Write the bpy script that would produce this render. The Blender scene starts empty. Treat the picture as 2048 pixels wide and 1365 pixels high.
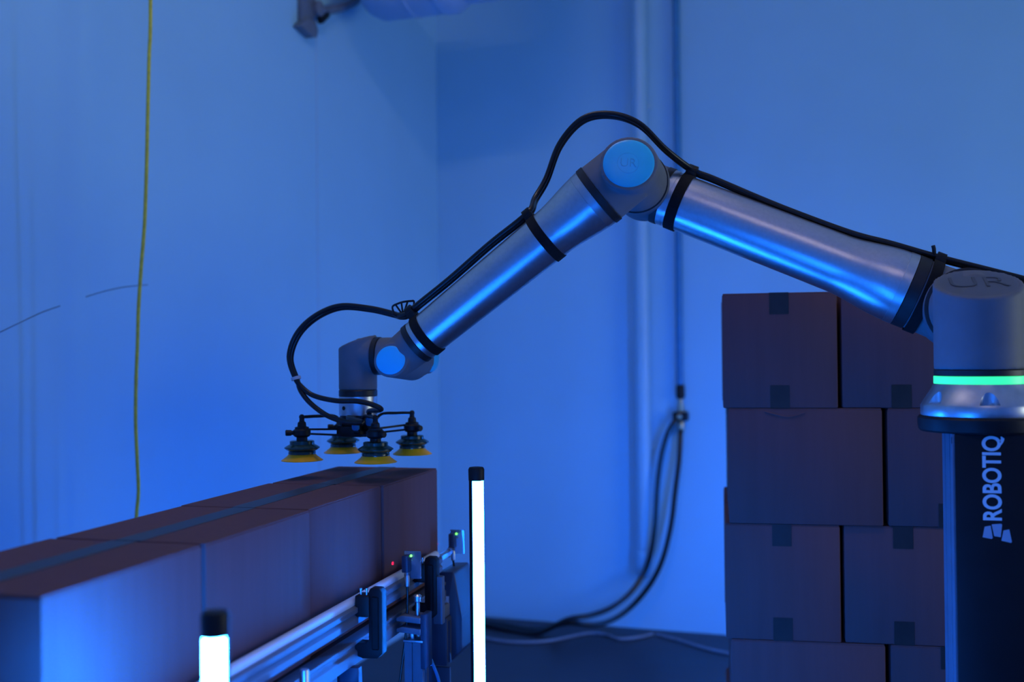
import bpy, bmesh, math, random
from mathutils import Vector, Matrix
random.seed(7)
S = bpy.context.scene
COL = S.collection

# ------------------------------------------------------------------ camera
CAMZ = 1.545
PITCH, ROLL, FPX = .0117, .0100, 2140.0
cam_d = bpy.data.cameras.new('camera')
cam = bpy.data.objects.new('camera', cam_d)
COL.objects.link(cam)
_fw = Vector((0, math.cos(PITCH), math.sin(PITCH)))
_up = Vector((0, -math.sin(PITCH), math.cos(PITCH)))
_rt = Vector((1, 0, 0))
_r = _rt * math.cos(ROLL) - _up * math.sin(ROLL)
_u = _up * math.cos(ROLL) + _rt * math.sin(ROLL)
M4 = Matrix.Identity(4)
for i in range(3):
    M4[i][0] = _r[i]; M4[i][1] = _u[i]; M4[i][2] = -_fw[i]
M4[2][3] = CAMZ
cam.matrix_world = M4
cam_d.sensor_width = 36.0
cam_d.lens = FPX / 2048 * 36.0
cam_d.clip_start = .05
cam_d.dof.use_dof = True
cam_d.dof.focus_distance = 2.5
cam_d.dof.aperture_fstop = 1.9
S.camera = cam

# ------------------------------------------------------------------ world, light, exposure
wd = bpy.data.worlds.new('world'); S.world = wd; wd.use_nodes = True
wd.node_tree.nodes['Background'].inputs[0].default_value = (.5, .6, .8, 1)
wd.node_tree.nodes['Background'].inputs[1].default_value = .02
S.view_settings.view_transform = 'Standard'
S.view_settings.look = 'None'
S.view_settings.exposure = -0.06
S.view_settings.gamma = 1.0
S.view_settings.use_curve_mapping = False
S.cycles.use_denoising = True

BLUE = (.0070, .168, 1.0)       # LED tubes
FILL_P, FILL_C = 36, (1.0, 1.16, 1.05)


def area(name, loc, target, sx, sy, power, color):
    l = bpy.data.lights.new(name, 'AREA'); l.shape = 'RECTANGLE'; l.size = sx; l.size_y = sy
    l.energy = power; l.color = color
    o = bpy.data.objects.new(name, l); COL.objects.link(o)
    o.location = loc
    o.rotation_euler = (Vector(target) - Vector(loc)).to_track_quat('-Z', 'Y').to_euler()
    return o

# dim ambient fill light, set just inside a window added to the right-hand wall
area('ambient_fill', (4.42, 1.80, 1.75), (3.4745, 2.1256, 1.75), 2.0, 1.4, FILL_P, FILL_C)

# ------------------------------------------------------------------ helpers
def V(*a): return Vector(a)

def newmat(name, color, rough=.5, metal=0., spec=.5, coat=0., emit=None, emit_s=0.):
    m = bpy.data.materials.new(name); m.use_nodes = True
    b = m.node_tree.nodes['Principled BSDF']
    b.inputs['Base Color'].default_value = (*color, 1)
    b.inputs['Roughness'].default_value = rough
    b.inputs['Metallic'].default_value = metal
    b.inputs['Specular IOR Level'].default_value = spec
    b.inputs['Coat Weight'].default_value = coat
    if emit:
        b.inputs['Emission Color'].default_value = (*emit, 1)
        b.inputs['Emission Strength'].default_value = emit_s
    return m

def add_noise(m, c1, c2, scale=8., detail=4., stretch=(1, 1, 1), bump=0., bscale=None, rrange=None, rand=0.):
    nt = m.node_tree; N = nt.nodes; Lk = nt.links; b = N['Principled BSDF']
    tc = N.new('ShaderNodeTexCoord'); mp = N.new('ShaderNodeMapping')
    mp.inputs['Scale'].default_value = stretch
    Lk.new(tc.outputs['Object'], mp.inputs['Vector'])
    nz = N.new('ShaderNodeTexNoise'); nz.inputs['Scale'].default_value = scale; nz.inputs['Detail'].default_value = detail
    Lk.new(mp.outputs[0], nz.inputs['Vector'])
    cr = N.new('ShaderNodeValToRGB')
    cr.color_ramp.elements[0].position = .3; cr.color_ramp.elements[1].position = .7
    cr.color_ramp.elements[0].color = (*c1, 1); cr.color_ramp.elements[1].color = (*c2, 1)
    Lk.new(nz.outputs['Fac'], cr.inputs[0])
    out = cr.outputs[0]
    if rand:
        oi = N.new('ShaderNodeObjectInfo'); hs = N.new('ShaderNodeHueSaturation'); mr = N.new('ShaderNodeMapRange')
        mr.inputs['To Min'].default_value = 1 - rand; mr.inputs['To Max'].default_value = 1 + rand
        Lk.new(oi.outputs['Random'], mr.inputs['Value']); Lk.new(mr.outputs[0], hs.inputs['Value'])
        Lk.new(out, hs.inputs['Color']); out = hs.outputs[0]
    Lk.new(out, b.inputs['Base Color'])
    if rrange:
        mr = N.new('ShaderNodeMapRange'); mr.inputs['To Min'].default_value = rrange[0]; mr.inputs['To Max'].default_value = rrange[1]
        Lk.new(nz.outputs['Fac'], mr.inputs['Value']); Lk.new(mr.outputs[0], b.inputs['Roughness'])
    if bump:
        n2 = N.new('ShaderNodeTexNoise'); n2.inputs['Scale'].default_value = bscale or scale * 4; n2.inputs['Detail'].default_value = 3
        Lk.new(mp.outputs[0], n2.inputs['Vector'])
        bp = N.new('ShaderNodeBump'); bp.inputs['Strength'].default_value = bump; bp.inputs['Distance'].default_value = .002
        Lk.new(n2.outputs['Fac'], bp.inputs['Height']); Lk.new(bp.outputs[0], b.inputs['Normal'])
    return m

def noisy(name, color, var=.12, rough=.5, metal=0., spec=.5, scale=8., stretch=(1, 1, 1), bump=.0, bscale=None, rrange=None, rand=0., coat=0.):
    m = newmat(name, color, rough, metal, spec, coat)
    c1 = tuple(c * (1 - var) for c in color); c2 = tuple(min(1, c * (1 + var)) for c in color)
    return add_noise(m, c1, c2, scale, 4., stretch, bump, bscale, rrange, rand)

MAT = {}
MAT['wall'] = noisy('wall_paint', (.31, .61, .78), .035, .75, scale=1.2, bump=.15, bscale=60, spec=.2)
MAT['ceiling'] = noisy('ceiling_paint', (.74, .77, .80), .05, .85, scale=2)
MAT['floor'] = noisy('floor_epoxy', (.026, .028, .034), .35, .45, scale=2.2, rrange=(.35, .6))
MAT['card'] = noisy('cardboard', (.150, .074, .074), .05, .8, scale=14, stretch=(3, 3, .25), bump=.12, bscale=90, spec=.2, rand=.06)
MAT['cardedge'] = noisy('cardboard_edge', (.13, .08, .05), .2, .85, scale=60)
MAT['tape'] = noisy('packing_tape', (.035, .032, .03), .15, .42, spec=.32, scale=20, stretch=(1, .1, 1))
MAT['alu'] = noisy('brushed_aluminium', (.58, .57, .60), .05, .32, 1., scale=120, stretch=(1, 1, 1), rrange=(.29, .37))
MAT['alu_dull'] = noisy('machined_aluminium', (.55, .57, .60), .06, .36, 1., scale=60)
MAT['alu_rail'] = noisy('anodised_aluminium', (.13, .155, .20), .06, .58, .3, scale=40, stretch=(1, .1, 1))
MAT['grey'] = noisy('robot_grey_paint', (.155, .165, .18), .04, .58, spec=.22, scale=30)
MAT['lid'] = noisy('robot_lid_blue', (.03, .58, .86), .03, .35, spec=.5, scale=20)
MAT['liddark'] = noisy('robot_lid_grey', (.105, .115, .135), .04, .45, scale=20)
MAT['emboss'] = noisy('emboss_grey', (.070, .076, .090), .1, .5, scale=30)
MAT['embossblue'] = noisy('emboss_blue', (.03, .46, .70), .05, .4, scale=30)
MAT['seal'] = noisy('black_rubber', (.012, .012, .014), .2, .5, scale=40)
MAT['strap'] = noisy('black_webbing', (.008, .008, .009), .3, .8, scale=200, bump=.3, spec=.2)
MAT['hose'] = noisy('black_hose', (.010, .010, .011), .2, .32, scale=40, spec=.4)
MAT['blackpl'] = noisy('black_plastic', (.008, .008, .009), .2, .5, scale=40, spec=.3)
MAT['blackmetal'] = noisy('black_powdercoat', (.008, .008, .010), .15, .5, scale=60, bump=.1, spec=.25)
MAT['panel'] = noisy('black_panel', (.006, .006, .008), .15, .5, scale=20, spec=.25)
MAT['letter'] = noisy('white_lettering', (.75, .75, .76), .03, .5, scale=40)
MAT['logo'] = noisy('logo_white', (.42, .42, .48), .03, .5, scale=40)
MAT['yellow'] = noisy('yellow_polyurethane', (1.0, .47, .006), .0, .4, scale=20)
MAT['green'] = noisy('green_bellows', (.004, .034, .026), .1, .22, scale=30, spec=.6)
MAT['ycord'] = noisy('yellow_cord', (.62, .56, .05), .15, .5, scale=60)
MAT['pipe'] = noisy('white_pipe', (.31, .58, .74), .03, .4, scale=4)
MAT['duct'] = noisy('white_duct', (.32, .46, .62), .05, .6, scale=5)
MAT['bluehose'] = noisy('blue_airline', (.02, .22, .46), .1, .4, scale=20)
MAT['bracket'] = noisy('bracket_grey', (.14, .17, .21), .1, .5, scale=20)
MAT['uhmw'] = noisy('white_guide_strip', (.62, .64, .66), .05, .4, scale=10)
MAT['greycable'] = noisy('grey_cable', (.20, .22, .26), .1, .5, scale=30)
MAT['steelblue'] = noisy('blue_grey_paint', (.030, .045, .085), .08, .45, scale=15)
MAT['brass'] = noisy('brass_fitting', (.55, .42, .26), .1, .35, .8, scale=40)
MAT['wood'] = noisy('pallet_wood', (.35, .24, .14), .25, .8, scale=6, stretch=(8, 1, 8))
MAT['clear'] = newmat('clear_acrylic', (.5, .65, .85), .1)
MAT['clear'].node_tree.nodes['Principled BSDF'].inputs['Transmission Weight'].default_value = .85
MAT['glass'] = newmat('window_glass', (.9, .95, 1.), .05)
MAT['glass'].node_tree.nodes['Principled BSDF'].inputs['Transmission Weight'].default_value = 1.
MAT['wframe'] = noisy('window_frame_grey', (.3, .32, .35), .05, .5)
MAT['white'] = noisy('white_sticker', (.55, .57, .6), .03, .5)
MAT['greenring'] = newmat('green_status_light', (.1, .5, .3), .4, emit=(.03, 1.0, .30), emit_s=1.1)
MAT['greenled'] = newmat('green_led', (.1, .5, .2), .4, emit=(.15, 1.0, .08), emit_s=3.)
MAT['ceilled'] = newmat('ceiling_tube', (.8, .8, .8), .4, emit=(1.0, .80, .78), emit_s=58.)
MAT['ceilled_dim'] = newmat('ceiling_tube_dim', (.8, .8, .8), .4, emit=(1.0, .80, .78), emit_s=52.)
MAT['scuff'] = noisy('scuff_mark', (.10, .16, .24), .2, .8)
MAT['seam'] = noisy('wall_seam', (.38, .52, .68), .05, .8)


def obj(name, bm, mat, parent=None, smooth=35, loc=None):
    bmesh.ops.recalc_face_normals(bm, faces=bm.faces)
    me = bpy.data.meshes.new(name); bm.to_mesh(me); bm.free()
    if smooth:
        me.shade_smooth()
        me.set_sharp_from_angle(angle=math.radians(smooth))
    me.materials.append(MAT[mat])
    o = bpy.data.objects.new(name, me); COL.objects.link(o)
    if parent: o.parent = parent
    if loc: o.location = loc
    return o

def tag(o, label, cat, group=None):
    o['label'] = label; o['category'] = cat
    if group: o['group'] = group
    return o

def thing(name, label, cat, loc=(0, 0, 0), rz=0., group=None):
    o = bpy.data.objects.new(name, None); COL.objects.link(o)
    o.empty_display_size = .1
    o.location = loc; o.rotation_euler = (0, 0, rz)
    return tag(o, label, cat, group)

def struct(name, bm, mat, loc=(0, 0, 0), rz=0.):
    o = obj(name, bm, mat); o['kind'] = 'structure'; o.location = loc; o.rotation_euler = (0, 0, rz)
    return o

def B(): return bmesh.new()

def box(bm, lo, hi, bev=0., seg=2):
    t = bmesh.new()
    bmesh.ops.create_cube(t, size=1)
    lo = Vector(lo); hi = Vector(hi); c = (lo + hi) / 2; d = hi - lo
    for v in t.verts: v.co = Vector((v.co.x * d.x, v.co.y * d.y, v.co.z * d.z)) + c
    if bev:
        bmesh.ops.bevel(t, geom=t.edges[:], offset=bev, segments=seg, profile=.5, affect='EDGES')
    merge(bm, t)
    return bm

def merge(bm, t, mtx=None):
    me = bpy.data.meshes.new('tmp'); t.to_mesh(me); t.free()
    if mtx is not None: me.transform(mtx)
    bm.from_mesh(me); bpy.data.meshes.remove(me)

def frame_of(d):
    d = Vector(d).normalized()
    a = Vector((0, 0, 1)) if abs(d.z) < .9 else Vector((1, 0, 0))
    x = a.cross(d).normalized(); y = d.cross(x)
    return x, y, d

def rev(bm, prof, o=(0, 0, 0), d=(0, 0, 1), seg=48, a0=0., a1=None, cap=True):
    o = Vector(o); x, y, d = frame_of(d)
    full = a1 is None
    n = seg if full else seg + 1
    rings = []
    for t, r in prof:
        if r <= 1e-6:
            rings.append([bm.verts.new(o + d * t)])
        else:
            ring = []
            for i in range(n):
                a = a0 + ((2 * math.pi if full else a1 - a0) * i / seg)
                ring.append(bm.verts.new(o + d * t + x * (r * math.cos(a)) + y * (r * math.sin(a))))
            rings.append(ring)
    for A, C in zip(rings, rings[1:]):
        m = max(len(A), len(C))
        for i in range(m if full else m - 1):
            j = (i + 1) % m
            if len(A) == 1 and len(C) == 1: continue
            if len(A) == 1: bm.faces.new((A[0], C[i], C[j]))
            elif len(C) == 1: bm.faces.new((A[i], A[j], C[0]))
            else: bm.faces.new((A[i], A[j], C[j], C[i]))
    if cap and full:
        for ring in (rings[0], rings[-1]):
            if len(ring) > 2: bm.faces.new(ring)
    return bm

def spline(pts, n=8):
    P = [Vector(p) for p in pts]
    Q = [P[0] * 2 - P[1]] + P + [P[-1] * 2 - P[-2]]
    out = []
    for i in range(1, len(Q) - 2):
        p0, p1, p2, p3 = Q[i - 1], Q[i], Q[i + 1], Q[i + 2]
        for k in range(n):
            t = k / n
            out.append(.5 * ((2 * p1) + (p2 - p0) * t + (2 * p0 - 5 * p1 + 4 * p2 - p3) * t * t + (3 * p1 - p0 - 3 * p2 + p3) * t ** 3))
    out.append(P[-1])
    return out

def tube(bm, pts, r, seg=10, n=8, smooth=True, off=None):
    P = spline(pts, n) if smooth else [Vector(p) for p in pts]
    T = [(P[min(i + 1, len(P) - 1)] - P[max(i - 1, 0)]).normalized() for i in range(len(P))]
    x, y, _ = frame_of(T[0])
    rings = []
    for i, p in enumerate(P):
        x = (x - T[i] * x.dot(T[i])).normalized(); y = T[i].cross(x)
        rr = r[i] if isinstance(r, list) else r
        rings.append([bm.verts.new(p + x * (rr * math.cos(2 * math.pi * k / seg)) + y * (rr * math.sin(2 * math.pi * k / seg))) for k in range(seg)])
    for A, C in zip(rings, rings[1:]):
        for k in range(seg): bm.faces.new((A[k], A[(k + 1) % seg], C[(k + 1) % seg], C[k]))
    bm.faces.new(rings[0]); bm.faces.new(rings[-1])
    return bm

def prism(bm, poly, o, ex, ey, ez, th, bev=0.):
    """poly in (ex,ey) plane, extruded th along ez"""
    o = Vector(o); ex = Vector(ex); ey = Vector(ey); ez = Vector(ez)
    t = bmesh.new()
    A = [t.verts.new(o + ex * p[0] + ey * p[1]) for p in poly]
    C = [t.verts.new(o + ex * p[0] + ey * p[1] + ez * th) for p in poly]
    n = len(poly)
    t.faces.new(A); t.faces.new(C)
    for i in range(n): t.faces.new((A[i], A[(i + 1) % n], C[(i + 1) % n], C[i]))
    if bev: bmesh.ops.bevel(t, geom=t.edges[:], offset=bev, segments=2, profile=.5, affect='EDGES')
    merge(bm, t)
    return bm

def bar(bm, p, q, w, h, bev=0.):
    p = Vector(p); q = Vector(q); x, y, d = frame_of(q - p)
    L = (q - p).length
    return prism(bm, [(-w / 2, -h / 2), (w / 2, -h / 2), (w / 2, h / 2), (-w / 2, h / 2)], p, x, y, d, L, bev)

def blended(name, bm, mat, parent, voxel=.004, it=8, fac=.5):
    """join overlapping closed solids into one continuous surface with filleted junctions"""
    me = bpy.data.meshes.new(name); bmesh.ops.recalc_face_normals(bm, faces=bm.faces); bm.to_mesh(me); bm.free()
    o = bpy.data.objects.new(name, me); COL.objects.link(o)
    m = o.modifiers.new('r', 'REMESH'); m.mode = 'VOXEL'; m.voxel_size = voxel
    s = o.modifiers.new('s', 'SMOOTH'); s.iterations = it; s.factor = fac
    dg = bpy.context.evaluated_depsgraph_get()
    me2 = bpy.data.meshes.new_from_object(o.evaluated_get(dg))
    o.modifiers.clear(); o.data = me2; bpy.data.meshes.remove(me)
    me2.name = name; me2.materials.clear(); me2.materials.append(MAT[mat])
    me2.shade_smooth()
    o.parent = parent
    return o

def text_mesh(name, body, mat, size, depth, parent, mtx, offset=0., spacing=1.):
    cu = bpy.data.curves.new(name, 'FONT'); cu.body = body; cu.size = size; cu.extrude = depth
    cu.align_x = 'CENTER'; cu.align_y = 'CENTER'; cu.offset = offset; cu.space_character = spacing
    o = bpy.data.objects.new(name, cu); COL.objects.link(o)
    dg = bpy.context.evaluated_depsgraph_get()
    me = bpy.data.meshes.new_from_object(o.evaluated_get(dg))
    bpy.data.objects.remove(o); bpy.data.curves.remove(cu)
    me.transform(mtx); me.materials.clear(); me.materials.append(MAT[mat])
    o = bpy.data.objects.new(name, me); COL.objects.link(o); o.parent = parent
    return o

def basis(o, ex, ey, ez):
    m = Matrix.Identity(4)
    for i in range(3):
        m[i][0] = ex[i]; m[i][1] = ey[i]; m[i][2] = ez[i]; m[i][3] = o[i]
    return m

X, Y, Z = V(1, 0, 0), V(0, 1, 0), V(0, 0, 1)

# ------------------------------------------------------------------ room
PW = math.radians(19.0)               # the walls are turned 19 degrees to the view
RX, CH = 6.2, 4.2                     # room width along the back wall, ceiling height
RD = 8.6                              # room depth
WO = (-.439, 6.39, 0)                 # inner corner of left and back wall
bm = B(); box(bm, (-.2, -RD, -.1), (RX + .2, .2, 0)); struct('floor', bm, 'floor', WO, -PW)
bm = B(); box(bm, (-.2, 0, 0), (RX + .2, .15, CH)); wall_back = struct('wall_back', bm, 'wall', WO, -PW)
bm = B(); box(bm, (-.15, -RD, 0), (0, 0, CH)); wall_left = struct('wall_left', bm, 'wall', WO, -PW)
wy0, wy1, wz0, wz1 = -3.9, -1.7, .95, 2.55
bm = B()
box(bm, (RX, -RD, 0), (RX + .15, wy0, CH)); box(bm, (RX, wy1, 0), (RX + .15, 0, CH))
box(bm, (RX, wy0, 0), (RX + .15, wy1, wz0)); box(bm, (RX, wy0, wz1), (RX + .15, wy1, CH))
struct('wall_right', bm, 'wall', WO, -PW)
bm = B(); box(bm, (-.15, -RD - .15, 0), (RX + .15, -RD, CH)); struct('wall_front', bm, 'wall', WO, -PW)
bm = B(); box(bm, (-.2, -RD - .15, CH), (RX + .2, .2, CH + .1)); struct('ceiling', bm, 'ceiling', WO, -PW)
bm = B()
wm = (wy0 + wy1) / 2
for (p, q) in (((wy0, wz0), (wy1, wz0 + .06)), ((wy0, wz1 - .06), (wy1, wz1)), ((wy0, wz0), (wy0 + .06, wz1)), ((wy1 - .06, wz0), (wy1, wz1)), ((wm - .03, wz0), (wm + .03, wz1))):
    box(bm, (RX + .07, p[0], p[1]), (RX + .12, q[0], q[1]))
win = struct('added_window_1', bm, 'wframe', WO, -PW)  # added window, made up to hold the ambient fill light
for k in range(2):
    bm = B(); y0 = wy0 + .06 + k * 1.07; box(bm, (RX + .09, y0, wz0 + .06), (RX + .10, y0 + 1.01, wz1 - .06))
    obj('pane', bm, 'glass', win)
# two scuff marks and one sheet joint on the left wall
for pts in ([(0, -3.40, 1.611), (0, -3.30, 1.650), (0, -3.20, 1.688), (0, -3.117, 1.713)], [(0, -2.998, 1.748), (0, -2.90, 1.773), (0, -2.80, 1.792), (0, -2.68, 1.806)]):
    bm = B(); tube(bm, pts, .0016, 6); obj('scuff_mark', bm, 'scuff', wall_left)
bm = B(); box(bm, (-.002, -1.447, .0), (.0015, -1.442, CH)); obj('sheet_joint', bm, 'seam', wall_left)

# ------------------------------------------------------------------ LED tubes
def tube_mat(power):
    k = 'led_%d' % power          # dimmer setting of the tube
    if k not in MAT: MAT[k] = newmat('led_diffuser', (.8, .8, .8), .4, emit=BLUE, emit_s=power)
    return k

def light_tube(x, y, h, face, label, power, span=224, r=.0155, foot=.11):
    """face: direction in degrees the diffuser looks to; the rest of the round body is the black back"""
    t = thing('light_tube', label, 'light', (x, y, 0), 0, 'blue LED light tubes')
    z0, z1 = .07, h - .03
    f0 = math.radians(face - span / 2); f1 = math.radians(face + span / 2)
    bm = B()
    n = 28
    def ring(rr, z, g0, g1): return [bm.verts.new((rr * math.cos(g0 + (g1 - g0) * i / n), rr * math.sin(g0 + (g1 - g0) * i / n), z)) for i in range(n + 1)]
    A = ring(r, z0, f0, f1); C = ring(r, z1, f0, f1)
    for i in range(n): bm.faces.new((A[i], A[i + 1], C[i + 1], C[i]))
    d = obj('diffuser', bm, tube_mat(power), t)
    bm = B()
    g0, g1 = f1, f0 + 2 * math.pi
    A = ring(r + .0012, z0, g0, g1); C = ring(r + .0012, z1, g0, g1); D = ring(r - .003, z0, g0, g1); E_ = ring(r - .003, z1, g0, g1)
    for i in range(n):
        bm.faces.new((A[i], A[i + 1], C[i + 1], C[i])); bm.faces.new((D[i], D[i + 1], E_[i + 1], E_[i]))
    for i in (0, n): bm.faces.new((A[i], C[i], E_[i], D[i]))
    obj('back_shell', bm, 'blackpl', t)
    bm = B(); rev(bm, [(z1 - .002, r + .002), (h - .006, r + .0025), (h - .001, r), (h, r - .006)], seg=32); obj('end_cap', bm, 'blackpl', t)
    bm = B(); rev(bm, [(.015, r + .004), (z0, r + .003), (z0 + .004, r)], seg=32); obj('end_cap', bm, 'blackpl', t)
    bm = B(); rev(bm, [(0, foot), (.006, foot), (.012, foot - .008), (.016, .03)], seg=40); obj('foot_plate', bm, 'blackmetal', t)
    return t

light_tube(-.088, 2.55, 1.276, -57, 'glowing blue light tube standing between the conveyor end and the box stack', 250, span=134, r=.0168)
light_tube(-.374, 1.34, 1.228, 232, 'glowing blue light tube with a dark cap before the nearest boxes', 720, span=216)
# more of the same tubes stand on the floor out of sight; they light the walls and the front of things
light_tube(-.30, 3.60, 1.13, 110, 'blue light tube on the floor behind the far end of the box row', 56, span=300)
light_tube(-.62, 3.35, 1.10, 165, 'blue light tube on the floor between the last box and the left wall', 15, span=240)
light_tube(1.25, 4.30, 1.24, 120, 'blue light tube on the floor behind the box stack', 190, span=280)
light_tube(-.05, 1.15, 1.12, 20, 'blue light tube on the floor low in front of the camera', 165, span=150)

# two dim ceiling battens behind the camera position
def batten(lx, ly, label, lamp='ceilled', lr=.02):
    t = thing('ceiling_batten', label, 'light', (0, 0, 0), 0, 'ceiling battens')
    t.location = (lx, ly, CH); t.rotation_euler = (0, 0, -.2605)
    bm = B(); box(bm, (-.62, -.05, -.07), (.62, .05, 0), .006); obj('batten_body', bm, 'bracket', t)
    bm = B(); tube(bm, [(-.58, 0, -.09), (0, 0, -.09), (.58, 0, -.09)], lr, 12, 4); obj('lamp_tube', bm, lamp, t)
batten(.6, -1.0, 'ceiling batten light behind the camera', 'ceilled_dim', .009)
batten(-.05, 2.35, 'ceiling batten light above the robot arm')

# ------------------------------------------------------------------ left wall / ceiling fittings
# bracket with curved arm at the top of the left wall
t = thing('wall_bracket', 'grey metal bracket with a curved arm high on the left wall', 'bracket', WO, -PW)
def lw(poly, x0, th, bev=.004):
    bm = B(); prism(bm, poly, (x0, 0, 0), Y, Z, X, th, bev); return bm
obj('mounting_plate', lw([(-1.616, 3.06), (-1.614, 3.50), (-1.514, 3.50), (-1.496, 3.151), (-1.525, 3.085)], 0, .03), 'bracket', t)
obj('foot_wedge', lw([(-1.660, 3.034), (-1.604, 3.082), (-1.522, 3.096), (-1.500, 3.055), (-1.510, 3.022), (-1.546, 3.012)], 0, .045), 'bracket', t)
bm = B(); rev(bm, [(0, .036), (.035, .036), (.042, .026), (.045, 0)], (.02, -1.497, 3.16), X); obj('pivot_disc', bm, 'bracket', t)
bm = B(); tube(bm, [(.04, -1.50, 3.156), (.04, -1.43, 3.172), (.04, -1.361, 3.197), (.04, -1.234, 3.249), (.04, -1.139, 3.298), (.04, -1.074, 3.348), (.04, -1.03, 3.41), (.04, -1.01, 3.50)], .021, 14); obj('curved_arm', bm, 'bracket', t)
bm = B(); bar(bm, (.045, -1.487, 3.105), (.045, -1.42, 3.160), .03, .03, .004); obj('stop_block', bm, 'blackpl', t)

# white duct hanging across the corner below the ceiling
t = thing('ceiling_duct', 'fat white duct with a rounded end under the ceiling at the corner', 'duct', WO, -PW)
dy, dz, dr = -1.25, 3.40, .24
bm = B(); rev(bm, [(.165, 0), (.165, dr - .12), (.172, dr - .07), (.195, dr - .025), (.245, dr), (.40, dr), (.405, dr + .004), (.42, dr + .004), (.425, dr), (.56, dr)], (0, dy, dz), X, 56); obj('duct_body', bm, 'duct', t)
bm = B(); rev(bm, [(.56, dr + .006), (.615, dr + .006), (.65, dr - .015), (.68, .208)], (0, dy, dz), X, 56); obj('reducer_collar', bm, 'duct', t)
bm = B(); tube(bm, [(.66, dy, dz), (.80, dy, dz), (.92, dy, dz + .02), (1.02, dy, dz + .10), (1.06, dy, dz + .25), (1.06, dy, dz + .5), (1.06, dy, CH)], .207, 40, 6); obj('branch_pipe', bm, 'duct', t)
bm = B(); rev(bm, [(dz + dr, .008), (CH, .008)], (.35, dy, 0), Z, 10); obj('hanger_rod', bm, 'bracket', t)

# yellow cord hanging from the ceiling behind the boxes
def pix(px, py, yy):
    """a point at forward distance yy; only used to place hanging cords and hoses along their curves"""
    u, v = px - 1024, py - 682.5
    uu = u * math.cos(ROLL) - v * math.sin(ROLL); vv = v * math.cos(ROLL) + u * math.sin(ROLL)
    d = X * (uu / FPX) + _fw - _up * (vv / FPX)
    d = d / d.y
    return V(d.x * yy, yy, d.z * yy + CAMZ)
pts = [pix(a, b_, 3.4) for a, b_ in ((301, 0), (298, 120), (295, 250), (293, 340), (289, 450), (282, 540), (277, 620), (275, 690), (272, 770), (271.5, 850), (275, 930), (277, 985), (273, 1035), (270, 1120), (272, 1250), (274, 1400), (272, 1560))]
top = pts[0].copy(); top.z = CH
low = pts[-1].copy(); low.z = .012
pts = [top, (top + pts[0]) / 2] + pts + [low, low + V(.10, -.06, -.004), low + V(.30, .10, -.004)]
bm = B(); tube(bm, pts, .0062, 8, 6)
tag(obj('extension_cord', bm, 'ycord'), 'thin yellow cord hanging down the left wall behind the box row', 'cord')

# ------------------------------------------------------------------ back wall fittings (frame of the room corner)
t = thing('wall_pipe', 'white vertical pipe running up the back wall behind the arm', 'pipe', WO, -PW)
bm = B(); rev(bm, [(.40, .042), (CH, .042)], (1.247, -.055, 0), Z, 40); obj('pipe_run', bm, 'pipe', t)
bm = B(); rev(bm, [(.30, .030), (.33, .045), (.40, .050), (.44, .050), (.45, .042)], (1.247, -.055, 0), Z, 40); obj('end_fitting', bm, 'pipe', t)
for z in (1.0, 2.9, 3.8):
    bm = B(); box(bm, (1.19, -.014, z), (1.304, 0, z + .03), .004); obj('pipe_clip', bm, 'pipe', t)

t = thing('air_line', 'blue air line down the back wall ending in black and brass couplings', 'pipe', WO, -PW)
ax = 1.452
bm = B(); rev(bm, [(1.36, .019), (CH, .019)], (ax, -.03, 0), Z, 20); obj('line_pipe', bm, 'bluehose', t)
bm = B(); rev(bm, [(1.285, .014), (1.295, .024), (1.35, .024), (1.365, .02)], (ax, -.03, 0), Z, 20); obj('coupling', bm, 'blackpl', t)
bm = B(); rev(bm, [(1.21, .014), (1.25, .018), (1.255, .012), (1.29, .012)], (ax, -.03, 0), Z, 16); obj('brass_nipple', bm, 'brass', t)
bm = B(); box(bm, (ax - .04, -.07, 1.165), (ax + .04, 0, 1.215), .008); obj('splitter_block', bm, 'blackpl', t)
bm = B(); rev(bm, [(0, .014), (.012, .014), (.014, .008)], (ax, -.07, 1.19), -Y, 16); obj('block_screw', bm, 'brass', t)
bm = B(); rev(bm, [(1.09, .010), (1.11, .017), (1.15, .020), (1.167, .014)], (ax, -.03, 0), Z, 16); obj('brass_nipple', bm, 'brass', t)

# two black hoses from the splitter to the floor
def wallpt(px, py, off):
    """point on the plane parallel to the back wall, off metres before it, in room-corner coordinates"""
    c, s = math.cos(PW), math.sin(PW)
    b_ = V(s, c, 0); a_ = V(c, -s, 0); o = V(*WO)
    d = pix(px, py, 1.) - V(0, 0, CAMZ)
    k = (o.dot(b_) - off) / d.dot(b_)
    p = d * k + V(0, 0, CAMZ)
    q = p - o
    return V(q.dot(a_), q.dot(b_), p.z)
h1 = [(1349, 843), (1335, 868), (1322, 915), (1315, 970), (1311, 1040), (1303, 1100), (1290, 1143), (1262, 1185), (1225, 1215), (1180, 1232), (1135, 1240)]
h2 = [(1361, 868), (1358, 920), (1350, 985), (1342, 1050), (1325, 1120), (1300, 1170), (1265, 1212), (1230, 1238), (1190, 1250), (1135, 1247)]
for hh, lab in ((h1, 'black hose curving from the wall splitter to the floor, the left one of two'), (h2, 'black hose curving from the wall coupling to the floor, the right one of two')):
    P = [wallpt(a, b_, .06 + .06 * min(i, 4) / 4 + .25 * max(0, i - 6) / 4) for i, (a, b_) in enumerate(hh)]
    for p in P: p.z = max(p.z, .016)
    if hh is h1: P = [V(ax - .03, -.03, 1.18)] + P
    else: P = [V(ax, -.03, 1.10)] + P
    P += [V(P[-1].x - .2, P[-1].y + .05, .016), V(P[-1].x - .45, P[-1].y + .12, .016), V(.12, -.08, .016)]
    bm = B(); tube(bm, P, .0145, 10, 6)
    o = tag(obj('floor_hose', bm, 'hose'), lab, 'hose', 'black hoses on the back wall'); o.location = WO; o.rotation_euler = (0, 0, -PW)
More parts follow.
